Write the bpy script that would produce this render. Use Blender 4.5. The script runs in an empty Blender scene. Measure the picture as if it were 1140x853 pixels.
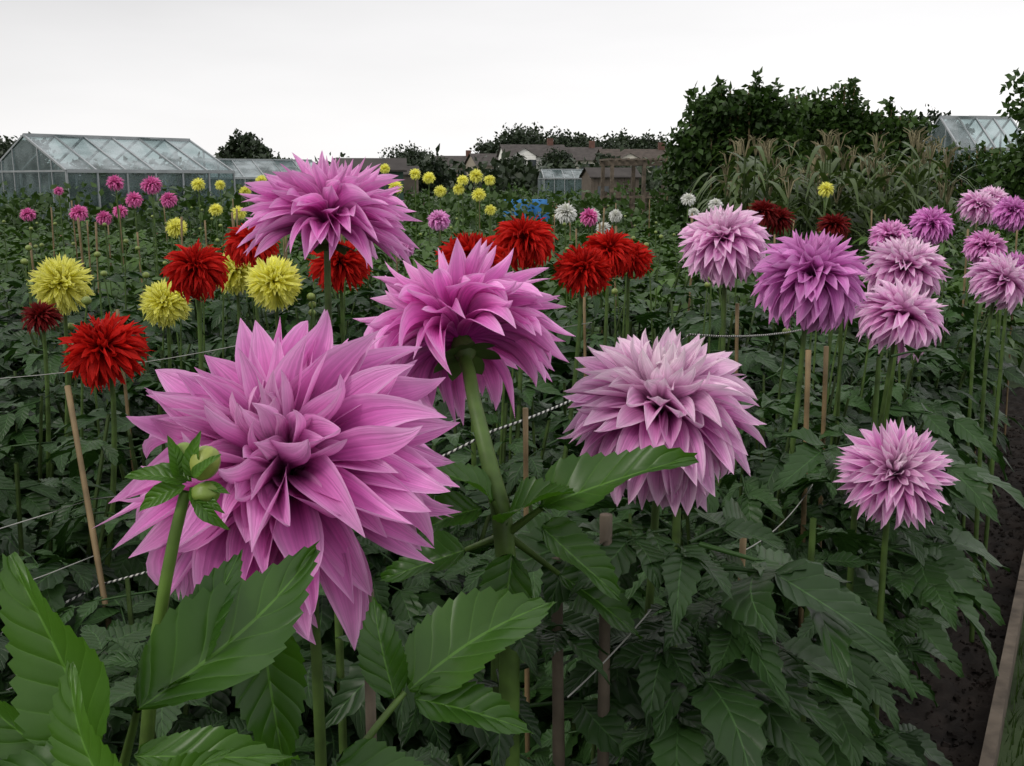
import bpy, math, random
import numpy as np
from mathutils import Vector, Matrix
rnd=random.Random(7)
D=bpy.data; SC=bpy.context.scene
CAMH=1.45
# ------------------------------------------------------------------ mesh accumulator
class Acc:
    def __init__(s): s.V=[];s.F=[];s.U=[];s.C=[];s.n=0
    def add(s,v,f,u=None,c=None):
        v=np.asarray(v,float);k=len(v)
        s.V.append(v);s.F.append(np.asarray(f,int)+s.n)
        s.U.append(np.zeros((k,2)) if u is None else np.asarray(u,float))
        if c is None: c=(1,1,1)
        c=np.asarray(c,float)
        if c.ndim==1: c=np.tile(c[:3],(k,1))
        s.C.append(c[:,:3]); s.n+=k
    def arrays(s): return np.concatenate(s.V),np.concatenate(s.F),np.concatenate(s.U),np.concatenate(s.C)
    def mesh(s,name,mat,smooth=True):
        V,F,U,C=s.arrays()
        m=D.meshes.new(name); nv=len(V);nf=len(F)
        m.vertices.add(nv);m.vertices.foreach_set('co',V.ravel())
        m.loops.add(nf*4);m.loops.foreach_set('vertex_index',F.ravel().astype(np.int32))
        m.polygons.add(nf);m.polygons.foreach_set('loop_start',np.arange(0,nf*4,4,dtype=np.int32))
        try: m.polygons.foreach_set('loop_total',np.full(nf,4,dtype=np.int32))
        except Exception: pass
        m.polygons.foreach_set('use_smooth',np.full(nf,smooth,dtype=bool))
        uv=m.uv_layers.new(name='UVMap');uv.data.foreach_set('uv',U[F.ravel()].ravel())
        ca=m.color_attributes.new(name='Col',type='FLOAT_COLOR',domain='POINT')
        ca.data.foreach_set('color',np.concatenate([C,np.ones((nv,1))],1).ravel())
        m.update(calc_edges=True);m.validate()
        if mat: m.materials.append(mat)
        return m
def obj(name,me,parent=None,loc=None,rot=None,sc=None):
    o=D.objects.new(name,me);SC.collection.objects.link(o)
    if parent: o.parent=parent
    if loc is not None:o.location=loc
    if rot is not None:o.rotation_euler=rot
    if sc is not None:o.scale=(sc,sc,sc) if not hasattr(sc,'__len__') else sc
    return o
def empty(name,loc=(0,0,0),rotz=0):
    e=D.objects.new(name,None);e.empty_display_size=.1;SC.collection.objects.link(e);e.location=loc;e.rotation_euler=(0,0,rotz);return e
def unit(v): v=np.asarray(v,float);return v/max(np.linalg.norm(v),1e-9)
def tube(acc,P,r,sides=6,c=(1,1,1)):
    P=np.asarray(P,float);n=len(P)
    r=np.full(n,r) if np.isscalar(r) else np.asarray(r,float)
    T=np.gradient(P,axis=0);ref=np.array([.31,.95,.05]);V=[];U=[];L=0
    for i in range(n):
        t=unit(T[i]);
        rf=ref if abs(np.dot(t,ref))<.9 else np.array([1,0,0.])
        a=unit(np.cross(t,rf));b=np.cross(t,a)
        if i:L+=np.linalg.norm(P[i]-P[i-1])
        for k in range(sides+1):
            g=2*math.pi*k/sides;V.append(P[i]+r[i]*(math.cos(g)*a+math.sin(g)*b));U.append((k/sides,L))
    F=[(i*(sides+1)+k,i*(sides+1)+k+1,(i+1)*(sides+1)+k+1,(i+1)*(sides+1)+k) for i in range(n-1) for k in range(sides)]
    acc.add(V,F,U,c)
def box(acc,c,s,col=(1,1,1),rz=0):
    c=np.asarray(c,float);x,y,z=np.asarray(s,float)/2
    V=np.array([(-x,-y,-z),(x,-y,-z),(x,y,-z),(-x,y,-z),(-x,-y,z),(x,-y,z),(x,y,z),(-x,y,z)])
    ca,sa=math.cos(rz),math.sin(rz);R=np.array([[ca,-sa,0],[sa,ca,0],[0,0,1]])
    acc.add(V@R.T+c,[(0,3,2,1),(4,5,6,7),(0,1,5,4),(1,2,6,5),(2,3,7,6),(3,0,4,7)],None,col)
def beam(acc,a,b,w,h=None,c=(1,1,1)):
    h=h or w;a=np.asarray(a,float);b=np.asarray(b,float);t=unit(b-a)
    up=np.array([0,0,1.]) if abs(t[2])<.95 else np.array([1.,0,0])
    s=unit(np.cross(t,up));u=np.cross(s,t)
    V=[]
    for p in(a,b):
        for i,j in((-1,-1),(1,-1),(1,1),(-1,1)):V.append(p+s*i*w/2+u*j*h/2)
    acc.add(V,[(0,1,2,3),(7,6,5,4),(0,4,5,1),(1,5,6,2),(2,6,7,3),(3,7,4,0)],None,c)
def inst(acc,T,M,colf=None):
    tv,tf,tu,tc=T;M=np.asarray(M);k=len(M);n=len(tv)
    V=np.einsum('kij,nj->kni',M[:,:3,:3],tv)+M[:,None,:3,3]
    F=tf[None]+(np.arange(k)*n)[:,None,None]
    C=np.tile(tc[None],(k,1,1))
    if colf is not None: C=C*np.asarray(colf)[:,None,:]
    acc.add(V.reshape(-1,3),F.reshape(-1,4),np.tile(tu,(k,1)),C.reshape(-1,3))
def mrot(az,el,roll,sc,loc):
    m=Matrix.Translation(loc)@Matrix.Rotation(az,4,'Z')@Matrix.Rotation(el,4,'X')@Matrix.Rotation(roll,4,'Y')@Matrix.Scale(sc,4)
    return np.array(m)
# ------------------------------------------------------------------ materials
def newmat(name):
    m=D.materials.new(name);m.use_nodes=True;nt=m.node_tree;nt.nodes.clear()
    return m,nt,nt.nodes,nt.links
def N(nt,t,**k):
    n=nt.nodes.new(t)
    for a,b in k.items():setattr(n,a,b)
    return n
def mathn(nt,op,a,b=None,c=None):
    n=nt.nodes.new('ShaderNodeMath');n.operation=op
    for i,x in enumerate((a,b,c)):
        if x is None:continue
        if isinstance(x,(int,float)):n.inputs[i].default_value=x
        else:nt.links.new(x,n.inputs[i])
    return n.outputs[0]
def mixc(nt,f,a,b,bt='MIX'):
    n=nt.nodes.new('ShaderNodeMix');n.data_type='RGBA';n.blend_type=bt
    for i,x in((0,f),(6,a),(7,b)):
        if isinstance(x,(int,float)):n.inputs[i].default_value=x
        elif isinstance(x,tuple):n.inputs[i].default_value=(*x,1) if len(x)==3 else x
        else:nt.links.new(x,n.inputs[i])
    return n.outputs[2]
def simple(name,col,rough=.7,noise=None,amt=.35,bump=0,metal=0,spec=.3,usecol=False):
    m,nt,ns,ls=newmat(name);o=N(nt,'ShaderNodeOutputMaterial');b=N(nt,'ShaderNodeBsdfPrincipled')
    b.inputs['Roughness'].default_value=rough;b.inputs['Metallic'].default_value=metal;b.inputs['Specular IOR Level'].default_value=spec
    tc=N(nt,'ShaderNodeTexCoord');nz=N(nt,'ShaderNodeTexNoise');nz.inputs['Scale'].default_value=noise or 10;nz.inputs['Detail'].default_value=6
    ls.new(tc.outputs['Object'],nz.inputs['Vector'])
    dark=tuple(x*(1-amt) for x in col);lite=tuple(min(1,x*(1+amt)) for x in col)
    mr=N(nt,'ShaderNodeMapRange');mr.inputs[1].default_value=.3;mr.inputs[2].default_value=.7;ls.new(nz.outputs[0],mr.inputs[0])
    c=mixc(nt,mr.outputs[0],dark,lite)
    if usecol:
        at=N(nt,'ShaderNodeAttribute',attribute_name='Col');c=mixc(nt,1.0,c,at.outputs['Color'],'MULTIPLY')
    ls.new(c,b.inputs['Base Color'])
    if bump:
        bp=N(nt,'ShaderNodeBump');bp.inputs['Strength'].default_value=bump;bp.inputs['Distance'].default_value=.02
        ls.new(nz.outputs[0],bp.inputs['Height']);ls.new(bp.outputs[0],b.inputs['Normal'])
    ls.new(b.outputs[0],o.inputs[0]);return m
def leafmat(name,dark,lite,trans=.18,rough=.45,veins=True,spec=.22,vs=.5,bs=.6):
    m,nt,ns,ls=newmat(name);o=N(nt,'ShaderNodeOutputMaterial');b=N(nt,'ShaderNodeBsdfPrincipled')
    b.inputs['Roughness'].default_value=rough;b.inputs['Specular IOR Level'].default_value=spec
    at=N(nt,'ShaderNodeAttribute',attribute_name='Col');sep=N(nt,'ShaderNodeSeparateColor');ls.new(at.outputs['Color'],sep.inputs[0])
    oi=N(nt,'ShaderNodeObjectInfo')
    tc=N(nt,'ShaderNodeTexCoord');nz=N(nt,'ShaderNodeTexNoise');nz.inputs['Scale'].default_value=25;nz.inputs['Detail'].default_value=5
    ls.new(tc.outputs['Object'],nz.inputs['Vector'])
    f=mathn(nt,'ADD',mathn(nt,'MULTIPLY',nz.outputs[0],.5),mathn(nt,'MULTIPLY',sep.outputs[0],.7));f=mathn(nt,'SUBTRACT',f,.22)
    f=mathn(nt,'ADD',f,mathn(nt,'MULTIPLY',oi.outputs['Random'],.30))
    c=mixc(nt,f,dark,lite)
    if veins:
        uv=N(nt,'ShaderNodeUVMap');sx=N(nt,'ShaderNodeSeparateXYZ');ls.new(uv.outputs[0],sx.inputs[0])
        au=mathn(nt,'MULTIPLY',mathn(nt,'ABSOLUTE',mathn(nt,'SUBTRACT',sx.outputs[0],.5)),2)
        wob=mathn(nt,'MULTIPLY',nz.outputs[0],.35)
        ph=mathn(nt,'ADD',mathn(nt,'SUBTRACT',mathn(nt,'MULTIPLY',sx.outputs[1],7),mathn(nt,'MULTIPLY',mathn(nt,'POWER',au,.8),1.7)),wob)
        fr=mathn(nt,'FRACT',ph)
        dd=mathn(nt,'ABSOLUTE',mathn(nt,'SUBTRACT',fr,.5))
        mrv=N(nt,'ShaderNodeMapRange');mrv.inputs[1].default_value=.44;mrv.inputs[2].default_value=.5;ls.new(dd,mrv.inputs[0])
        fade=mathn(nt,'SUBTRACT',1.0,mathn(nt,'MULTIPLY',au,.6))
        mid=mathn(nt,'LESS_THAN',au,.035)
        v=mathn(nt,'MAXIMUM',mathn(nt,'MULTIPLY',mathn(nt,'MULTIPLY',mrv.outputs[0],fade),.6),mid)
        c=mixc(nt,mathn(nt,'MULTIPLY',v,vs),c,tuple(min(1,x*2.0+.01) for x in lite))
        h=mathn(nt,'ADD',mathn(nt,'POWER',mathn(nt,'MULTIPLY',dd,2),3),mathn(nt,'MULTIPLY',nz.outputs[0],.6))
        bp=N(nt,'ShaderNodeBump');bp.inputs['Strength'].default_value=bs;bp.inputs['Distance'].default_value=.002;bp.invert=True
        ls.new(h,bp.inputs['Height']);ls.new(bp.outputs[0],b.inputs['Normal'])
    ls.new(c,b.inputs['Base Color'])
    t=N(nt,'ShaderNodeBsdfTranslucent');c2=mixc(nt,.5,c,(lite[0]*1.6,lite[1]*2.0,lite[2]*.6));ls.new(c2,t.inputs[0])
    mx=N(nt,'ShaderNodeMixShader');mx.inputs[0].default_value=trans;ls.new(b.outputs[0],mx.inputs[1]);ls.new(t.outputs[0],mx.inputs[2]);ls.new(mx.outputs[0],o.inputs[0])
    return m
def petalmat(name,trans=.33):
    m,nt,ns,ls=newmat(name);o=N(nt,'ShaderNodeOutputMaterial');b=N(nt,'ShaderNodeBsdfPrincipled')
    b.inputs['Roughness'].default_value=.55;b.inputs['Specular IOR Level'].default_value=.15
    at=N(nt,'ShaderNodeAttribute',attribute_name='Col')
    uv=N(nt,'ShaderNodeUVMap');mp=N(nt,'ShaderNodeMapping');mp.inputs['Scale'].default_value=(18,1.0,1);ls.new(uv.outputs[0],mp.inputs[0])
    nz=N(nt,'ShaderNodeTexNoise');nz.inputs['Scale'].default_value=1.0;nz.inputs['Detail'].default_value=3;ls.new(mp.outputs[0],nz.inputs['Vector'])
    mr=N(nt,'ShaderNodeMapRange');mr.inputs[1].default_value=.3;mr.inputs[2].default_value=.7;mr.inputs[3].default_value=.78;mr.inputs[4].default_value=1.14;ls.new(nz.outputs[0],mr.inputs[0])
    tc=N(nt,'ShaderNodeTexCoord');n2=N(nt,'ShaderNodeTexNoise');n2.inputs['Scale'].default_value=3.5;n2.inputs['Detail'].default_value=4;ls.new(tc.outputs['Object'],n2.inputs['Vector'])
    m2=N(nt,'ShaderNodeMapRange');m2.inputs[1].default_value=.3;m2.inputs[2].default_value=.7;m2.inputs[3].default_value=.9;m2.inputs[4].default_value=1.1;ls.new(n2.outputs[0],m2.inputs[0])
    oi=N(nt,'ShaderNodeObjectInfo')
    k=mathn(nt,'MULTIPLY',mathn(nt,'MULTIPLY',mr.outputs[0],m2.outputs[0]),mathn(nt,'ADD',.92,mathn(nt,'MULTIPLY',oi.outputs['Random'],.12)))
    vm=N(nt,'ShaderNodeVectorMath',operation='SCALE');ls.new(at.outputs['Color'],vm.inputs[0]);ls.new(k,vm.inputs['Scale'])
    ls.new(vm.outputs[0],b.inputs['Base Color'])
    bp=N(nt,'ShaderNodeBump');bp.inputs['Strength'].default_value=.6;bp.inputs['Distance'].default_value=.002;ls.new(nz.outputs[0],bp.inputs['Height']);ls.new(bp.outputs[0],b.inputs['Normal'])
    t=N(nt,'ShaderNodeBsdfTranslucent');ls.new(vm.outputs[0],t.inputs[0])
    mx=N(nt,'ShaderNodeMixShader');mx.inputs[0].default_value=trans;ls.new(b.outputs[0],mx.inputs[1]);ls.new(t.outputs[0],mx.inputs[2]);ls.new(mx.outputs[0],o.inputs[0])
    return m
M_petal=petalmat('petal',.36)
M_petalY=petalmat('yellow_petal',.5)
M_leaf=leafmat('dahlia_leaf',(.005,.015,.005),(.028,.068,.016),rough=.40,trans=.12,spec=.22)
M_leafN=leafmat('dahlia_leaf_young',(.012,.044,.005),(.074,.172,.020),trans=.28,vs=.32,rough=.36,spec=.32,bs=.45)
M_leaffar=leafmat('field_leaf',(.006,.022,.004),(.050,.100,.017),veins=False,trans=.12)
M_grassb=leafmat('grass_blade',(.012,.03,.008),(.05,.09,.02),veins=False)
M_hedge=leafmat('bean_leaf',(.006,.019,.004),(.042,.082,.016),veins=False,trans=.12)
M_corn=leafmat('corn_leaf',(.02,.036,.012),(.075,.11,.035),veins=False,trans=.15)
M_tree=leafmat('tree_leaf',(.010,.018,.010),(.026,.040,.018),veins=False,trans=.05)
M_stem=simple('dahlia_stem',(.052,.090,.020),.5,30,.4,usecol=True)
M_cane=simple('bamboo',(.17,.12,.06),.6,14,.4)
M_wood=simple('old_timber',(.10,.08,.06),.85,12,.5,.4)
M_soil=simple('soil',(.018,.013,.010),.95,9,.6,1.0)
M_grass=simple('grass_ground',(.035,.055,.02),.95,3,.5,.6)
M_alu=simple('aluminium',(.30,.32,.33),.4,3,.15,metal=.6)
M_white=simple('white_wall',(.75,.74,.7),.8,2,.08,usecol=True)
M_roof=simple('roof_tile',(.055,.048,.045),.9,2,.3,usecol=True)
M_paint=simple('painted_boards',(.4,.4,.4),.7,4,.2,usecol=True)
def glassmat(name,mixf,col):
    m,nt,ns,ls=newmat(name);o=N(nt,'ShaderNodeOutputMaterial')
    g=N(nt,'ShaderNodeBsdfPrincipled');g.inputs['Base Color'].default_value=(*col,1);g.inputs['Roughness'].default_value=.15;g.inputs['Specular IOR Level'].default_value=.8
    t=N(nt,'ShaderNodeBsdfTransparent');t.inputs[0].default_value=(.66,.75,.75,1)
    tc=N(nt,'ShaderNodeTexCoord');nz=N(nt,'ShaderNodeTexNoise');nz.inputs['Scale'].default_value=1.7;nz.inputs['Detail'].default_value=3;ls.new(tc.outputs['Object'],nz.inputs[0])
    mr=N(nt,'ShaderNodeMapRange');mr.inputs[1].default_value=.35;mr.inputs[2].default_value=.65;mr.inputs[3].default_value=mixf*.5;mr.inputs[4].default_value=min(1,mixf*1.4);ls.new(nz.outputs[0],mr.inputs[0])
    mx=N(nt,'ShaderNodeMixShader');ls.new(mr.outputs[0],mx.inputs[0]);ls.new(t.outputs[0],mx.inputs[1]);ls.new(g.outputs[0],mx.inputs[2]);ls.new(mx.outputs[0],o.inputs[0])
    return m
M_glass=glassmat('greenhouse_glass',.3,(.20,.27,.28))
M_glassroof=glassmat('greenhouse_roof_glass',.45,(.36,.42,.44))
m,nt,ns,ls=newmat('twisted_cord');o_=N(nt,'ShaderNodeOutputMaterial');b_=N(nt,'ShaderNodeBsdfPrincipled');b_.inputs['Roughness'].default_value=.8
uv=N(nt,'ShaderNodeUVMap');sx=N(nt,'ShaderNodeSeparateXYZ');ls.new(uv.outputs[0],sx.inputs[0])
fr=mathn(nt,'FRACT',mathn(nt,'ADD',mathn(nt,'MULTIPLY',sx.outputs[1],90),sx.outputs[0]))
ls.new(mixc(nt,mathn(nt,'GREATER_THAN',fr,.5),(.02,.02,.02),(.45,.45,.42)),b_.inputs['Base Color']);ls.new(b_.outputs[0],o_.inputs[0]);M_cord=m
M_string=simple('string',(.28,.28,.26),.8,40,.2)
# ------------------------------------------------------------------ blooms
COL={
 'mauve':dict(base=(.50,.03,.33),mid=(.82,.14,.61),tip=(.95,.52,.86),cen=(.94,.58,.82)),
 'mauve2':dict(base=(.48,.03,.34),mid=(.78,.17,.61),tip=(.96,.68,.90),cen=(.98,.88,.92)),
 'violet':dict(base=(.38,.02,.29),mid=(.64,.09,.52),tip=(.86,.40,.79),cen=(.8,.38,.7)),
 'red':dict(base=(.28,.003,.004),mid=(.56,.008,.008),tip=(.68,.022,.014),cen=(.40,.008,.008)),
 'darkred':dict(base=(.08,.003,.004),mid=(.15,.005,.008),tip=(.18,.01,.01),cen=(.1,.005,.006)),
 'yellow':dict(base=(.93,.86,.06),mid=(.97,.94,.14),tip=(.97,.96,.30),cen=(.93,.90,.08)),
 'pink':dict(base=(.55,.04,.24),mid=(.78,.11,.42),tip=(.86,.27,.57),cen=(.6,.05,.3)),
 'white':dict(base=(.6,.62,.45),mid=(.84,.84,.80),tip=(.88,.88,.86),cen=(.75,.78,.6)),
}
def bloom(kind,n=140,thmax=128,rec=38,W=.135,rows=9,hc=2,seed=0,cen=.42,curl=0,th0=.72,ragged=.12,cup=.55,Lo=.88,pt=1.35,paleup=0.,wild=1.0,cenw=.16,ss=.55):
    r=random.Random(seed);K=COL[kind];acc=Acc();cols=2*hc+1
    base,mid,tip,cc=(np.array(K[k]) for k in('base','mid','tip','cen'))
    s=np.linspace(0,1,rows)
    ct=math.cos(math.radians(thmax))
    for i in range(n):
        t=(i+.5)/n
        th=math.acos(1-t*(1-ct))+r.uniform(-.05,.05)*wild;th=max(.02,th);az=i*2.399963+r.uniform(-.16,.16)*wild
        grow=min(1,(t/.5))**.55
        L=(cen+(Lo-cen)*grow)*(1+r.uniform(-ragged,ragged))
        w=W*(.5+.5*min(1,t/.25))*(1+r.uniform(-.15,.15))
        p0=th*th0+r.uniform(-.08,.08)*wild
        p1=th+math.radians(rec)*min(1,t*1.6)*(1+r.uniform(-.45,.45))+r.uniform(-.12,.12)*wild-(.55*(1-min(1,t/.18)))
        rb=.12
        phi=p0+(p1-p0)*s**1.2
        phi=phi+curl*np.clip((s-.62)/.38,0,1)**1.5*r.uniform(-.3,1.6)
        ds=L/(rows-1)
        rr=rb*math.sin(th)+np.concatenate([[0],np.cumsum(np.sin(phi[1:])*ds)])
        zz=rb*math.cos(th)+np.concatenate([[0],np.cumsum(np.cos(phi[1:])*ds)])
        sm=ss
        x=np.clip((s-sm)/(1-sm),0,1)
        wp=np.where(s<sm,.40+.60*np.sin(np.pi/2*s/sm),1-x**pt)*w
        wp[-1]=w*.012
        tw=r.uniform(-.65,.65)*wild;sway=r.uniform(-.16,.16)*wild;cu_=cup*r.uniform(.5,1.7);wv=r.uniform(0,6.28)
        u=np.linspace(-1,1,cols)
        S,Ug=np.meshgrid(s,u,indexing='ij')
        PH=phi[:,None];Wp=wp[:,None]
        nr=-np.cos(PH);nz=np.sin(PH)
        ang=tw*S
        cupv=cu_*(1-.25*S+.5*np.clip(S-.7,0,1))*(1+.4*(1-grow))
        side=Ug*Wp*np.cos(ang)*(1-.26*np.abs(Ug)*cupv)
        nn=(np.abs(Ug)**1.5)*Wp*cupv+Ug*Wp*np.sin(ang)+Wp*.12*np.sin(S*8+wv+Ug*1.5)*np.abs(Ug)*wild
        if hc>=2: nn=nn-Wp*.10*np.cos(Ug*np.pi*2)*(S*(1-S)*3)
        R_=rr[:,None]+nr*nn;Z_=zz[:,None]+nz*nn
        side=side+sway*S*S*L
        ca,sa=math.cos(az),math.sin(az)
        X=R_*ca-side*sa;Y=R_*sa+side*ca
        V=np.stack([X,Y,Z_],-1).reshape(-1,3)
        F=[(a*cols+b,a*cols+b+1,(a+1)*cols+b+1,(a+1)*cols+b) for a in range(rows-1) for b in range(cols-1)]
        U=np.stack([Ug*.5+.5+i*.37,S+i*.71],-1).reshape(-1,2)
        e=np.clip(np.clip(S-.25,0,1)**1.8*1.35+np.abs(Ug)**3*.55*(.4+S),0,1)[...,None]
        q=np.clip(S*1.5,0,1)[...,None]
        Cc=(base*(1-q)+mid*q)*(1-e)+tip*e
        cw=max(0,1-t/cenw)
        cw=max(cw*.75,paleup*max(0,1-t/.45)) if paleup else cw*.7
        cwS=cw*(.35+.65*S[...,None]);Cc=Cc*(1-cwS)+cc*cwS
        Cc=Cc*(1+r.uniform(-.16,.05))
        acc.add(V,F,U,Cc.reshape(-1,3))
    return acc
def calyx(acc,R,c=(1,1,1)):
    for k in range(7):
        a=k*2*math.pi/7
        V=[];F=[]
        for i in range(6):
            s=i/5;rr=R*(.05+.34*math.sin(s*1.4));z=-R*(.20+.02*s)-R*.10*s
            w=R*.10*math.sin(math.pi*min(1,s*.8+.2))+.0003
            for j in(-1,0,1):
                V.append((rr*math.cos(a)-j*w*math.sin(a),rr*math.sin(a)+j*w*math.cos(a),z-abs(j)*-.1*w))
        for i in range(5):
            for j in range(2):F.append((i*3+j,i*3+j+1,(i+1)*3+j+1,(i+1)*3+j))
        acc.add(V,F,None,c)
    tube(acc,[(0,0,-R*.30),(0,0,-R*.24),(0,0,-R*.16),(0,0,-R*.02)],[R*.05,R*.11,R*.15,R*.1],10,c)
cache={}
def bloom_mesh(key,**k):
    if key in cache:return cache[key]
    a=bloom(**k);me=a.mesh(key,M_petalY if k['kind']=='yellow' else M_petal);cache[key]=me;return me
STY={
 'giant1':dict(kind='mauve',n=200,thmax=150,rec=54,W=.140,seed=3,rows=14,hc=3,cen=.50,th0=.72,ragged=.13,curl=-.9,Lo=.97,cup=.80,pt=1.45,wild=1.55,paleup=.35),
 'giant3':dict(kind='mauve2',n=215,thmax=154,rec=72,W=.150,seed=5,rows=12,hc=2,cen=.60,curl=-.8,ragged=.06,Lo=.98,cup=.7,pt=1.6,wild=.9,paleup=.9),
 'side2':dict(kind='mauve',n=150,thmax=116,rec=70,W=.138,seed=9,rows=12,hc=3,cen=.70,ragged=.13,curl=-.8,Lo=1.08,cup=.8,pt=1.4,wild=1.5,paleup=.6),
 'side4':dict(kind='mauve',n=165,thmax=116,rec=34,W=.125,seed=12,rows=12,hc=2,cen=.62,ragged=.13,curl=-.5,Lo=1.0,cup=.8,pt=1.4,wild=1.5,paleup=.35),
 'm5':dict(kind='mauve2',n=165,thmax=130,rec=40,W=.118,seed=15,rows=9,hc=2,cen=.5,ragged=.08,curl=-.6,Lo=.95,cup=.7,wild=1.1,paleup=.7,pt=1.4),
 'mA':dict(kind='mauve2',n=190,thmax=152,rec=66,W=.148,seed=21,rows=8,hc=1,curl=-.7,cup=.7,Lo=.95,cen=.58,paleup=.65,pt=1.6,ragged=.07),
 'mB':dict(kind='violet',n=200,thmax=155,rec=72,W=.148,seed=22,rows=8,hc=1,curl=-.6,cup=.7,Lo=.96,cen=.62,pt=1.6,paleup=.4,ragged=.07),
 'mD':dict(kind='mauve',n=200,thmax=155,rec=72,W=.148,seed=25,rows=8,hc=1,curl=-.6,cup=.7,Lo=.96,cen=.62,pt=1.6,paleup=.4,ragged=.07),
 'mC':dict(kind='mauve2',n=160,thmax=138,rec=72,W=.14,seed=23,rows=8,hc=1,curl=-.6,cup=.7,wild=1.4,cen=.58,Lo=1.0,paleup=.5,pt=1.5),
 'rA':dict(kind='red',n=290,thmax=150,rec=55,W=.078,seed=31,rows=7,hc=1,ragged=.16,curl=-1.0,pt=2.2,cup=.9,wild=1.8,cen=.58,Lo=.88),
 'rB':dict(kind='red',n=270,thmax=146,rec=50,W=.080,seed=32,rows=7,hc=1,ragged=.18,curl=.5,pt=2.2,cup=.9,wild=2.0,cen=.58,Lo=.88),
 'dr':dict(kind='darkred',n=160,thmax=140,rec=35,W=.09,seed=33,rows=5,hc=1),
 'yA':dict(kind='yellow',n=330,thmax=158,rec=52,W=.080,seed=41,rows=7,hc=1,ragged=.10,cup=.6,wild=1.4,cen=.76,Lo=.92,curl=-1.0,pt=2.6,cenw=.05),
 'yB':dict(kind='yellow',n=150,thmax=155,rec=40,W=.12,seed=42,rows=5,hc=1,cen=.75,Lo=.9,pt=2.2,cenw=.05,cup=.4),
 'pA':dict(kind='pink',n=150,thmax=150,rec=40,W=.13,seed=51,rows=5,hc=1,cen=.7,Lo=.9,pt=2.0),
 'wA':dict(kind='white',n=150,thmax=146,rec=34,W=.12,seed=61,rows=5,hc=1,cen=.66,Lo=.9,pt=2.0),
}
# ------------------------------------------------------------------ leaves
def leaflet(rows,hc,width=.50,fold=.22,droop=.35,ser=.14,seed=0,ripple=.03):
    r=random.Random(seed);cols=2*hc+1;V=[];U=[]
    ph=r.uniform(0,6);bend=r.uniform(-.08,.08)
    for i in range(rows+1):
        s=i/rows
        w=width/2*(math.sin(math.pi*min(1,s)**.72)**.85)*(1-.18*s) if 0<s<1 else .004
        for j in range(-hc,hc+1):
            u=j/hc;e=abs(u)
            tooth=1+(ser if (i+(j<0))%2 else -ser)*(1 if 0<i<rows else 0)
            wx=w*u*(tooth if e==1 else 1)
            y=s+(.03 if (e==1 and (i+(j<0))%2) else 0)
            z=fold*abs(wx)-droop*s*s*.6+ripple*math.sin(s*9+ph+u)*e
            V.append((wx+bend*math.sin(s*3.1),y,z));U.append((.5+.5*u,s))
    F=[(a*cols+b,a*cols+b+1,(a+1)*cols+b+1,(a+1)*cols+b) for a in range(rows) for b in range(cols-1)]
    return np.array(V),np.array(F),np.array(U),np.ones((len(V),3))
def compound(rows,hc,pairs=2,seed=0,pet=True,width=.56,ser=.10):
    r=random.Random(seed);acc=Acc()
    L=1.15 if pairs==2 else .75
    LT=lambda sd:leaflet(rows,hc,width,fold=r.uniform(.1,.4),droop=r.uniform(.15,.7),seed=sd,ser=ser,ripple=.045)
    inst(acc,LT(seed*7),[mrot(0,r.uniform(-.2,.1),r.uniform(-.2,.2),1.0,(0,L,0))])
    for k in range(pairs):
        y=L*(.88-.42*k) if pairs==2 else L*.8
        for sg in(-1,1):
            sc=(.85-.12*k)*r.uniform(.88,1.1)
            inst(acc,LT(seed*7+k*2+sg+3),[mrot(-sg*r.uniform(.75,1.1),r.uniform(-.25,.15),sg*r.uniform(-.1,.45),sc,(sg*.02,y,0))])
    if pet:
        a2=Acc();tube(a2,[(0,0,0),(0,L*.5,.0),(0,L*1.02,0)],[.028,.02,.014],4,(1.2,1.2,1.2))
        v,f,u,c=a2.arrays();acc.add(v,f,u*0+np.array([.3,.2]),c)
    V,F,U,C=acc.arrays()
    y=V[:,1];V[:,2]+= .12*y-.14*y*y
    return V,F,U,C
HI=[compound(14,2,2,seed=k) for k in range(5)]+[compound(14,2,1,seed=20+k) for k in range(3)]
MD=[compound(8,1,2,seed=k) for k in range(4)]+[compound(8,1,1,seed=30)]
LO=[compound(4,1,1,seed=k,pet=False,width=.6,ser=.1) for k in range(3)]
def plant(seed,T,nst=8,H=.98,spread=.28,lsc=.105,step=.12,z0=.2):
    r=random.Random(seed);A=Acc();S=Acc()
    Ms=[[] for _ in T];Cs=[[] for _ in T]
    for q in range(nst):
        az=q*2*math.pi/nst+r.uniform(-.3,.3);sp=spread*r.uniform(.25,1.0);h=H*r.uniform(.74,1.0)
        b=np.array([math.cos(az)*.04,math.sin(az)*.04,0]);e=np.array([math.cos(az)*sp,math.sin(az)*sp,h])
        P=[b+(e-b)*np.array([s**1.3,s**1.3,s]) for s in np.linspace(0,1,7)]
        tube(S,P,np.linspace(.008,.004,7),5,(.6,.6,.6))
        z=z0+r.uniform(0,.1);k=0
        while z<h:
            s=z/h;p=b+(e-b)*np.array([s**1.3,s**1.3,s])
            for sd in(0,math.pi):
                la=k*math.pi/2+sd+az+r.uniform(-.4,.4)
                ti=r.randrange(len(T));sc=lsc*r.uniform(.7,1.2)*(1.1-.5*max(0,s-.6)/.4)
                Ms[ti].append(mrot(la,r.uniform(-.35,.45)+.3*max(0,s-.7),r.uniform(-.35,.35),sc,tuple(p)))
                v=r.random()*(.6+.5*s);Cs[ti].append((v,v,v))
            z+=step*r.uniform(.8,1.2);k+=1
    for t,m,c in zip(T,Ms,Cs):
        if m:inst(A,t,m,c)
    return A,S
PH=[];
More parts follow.
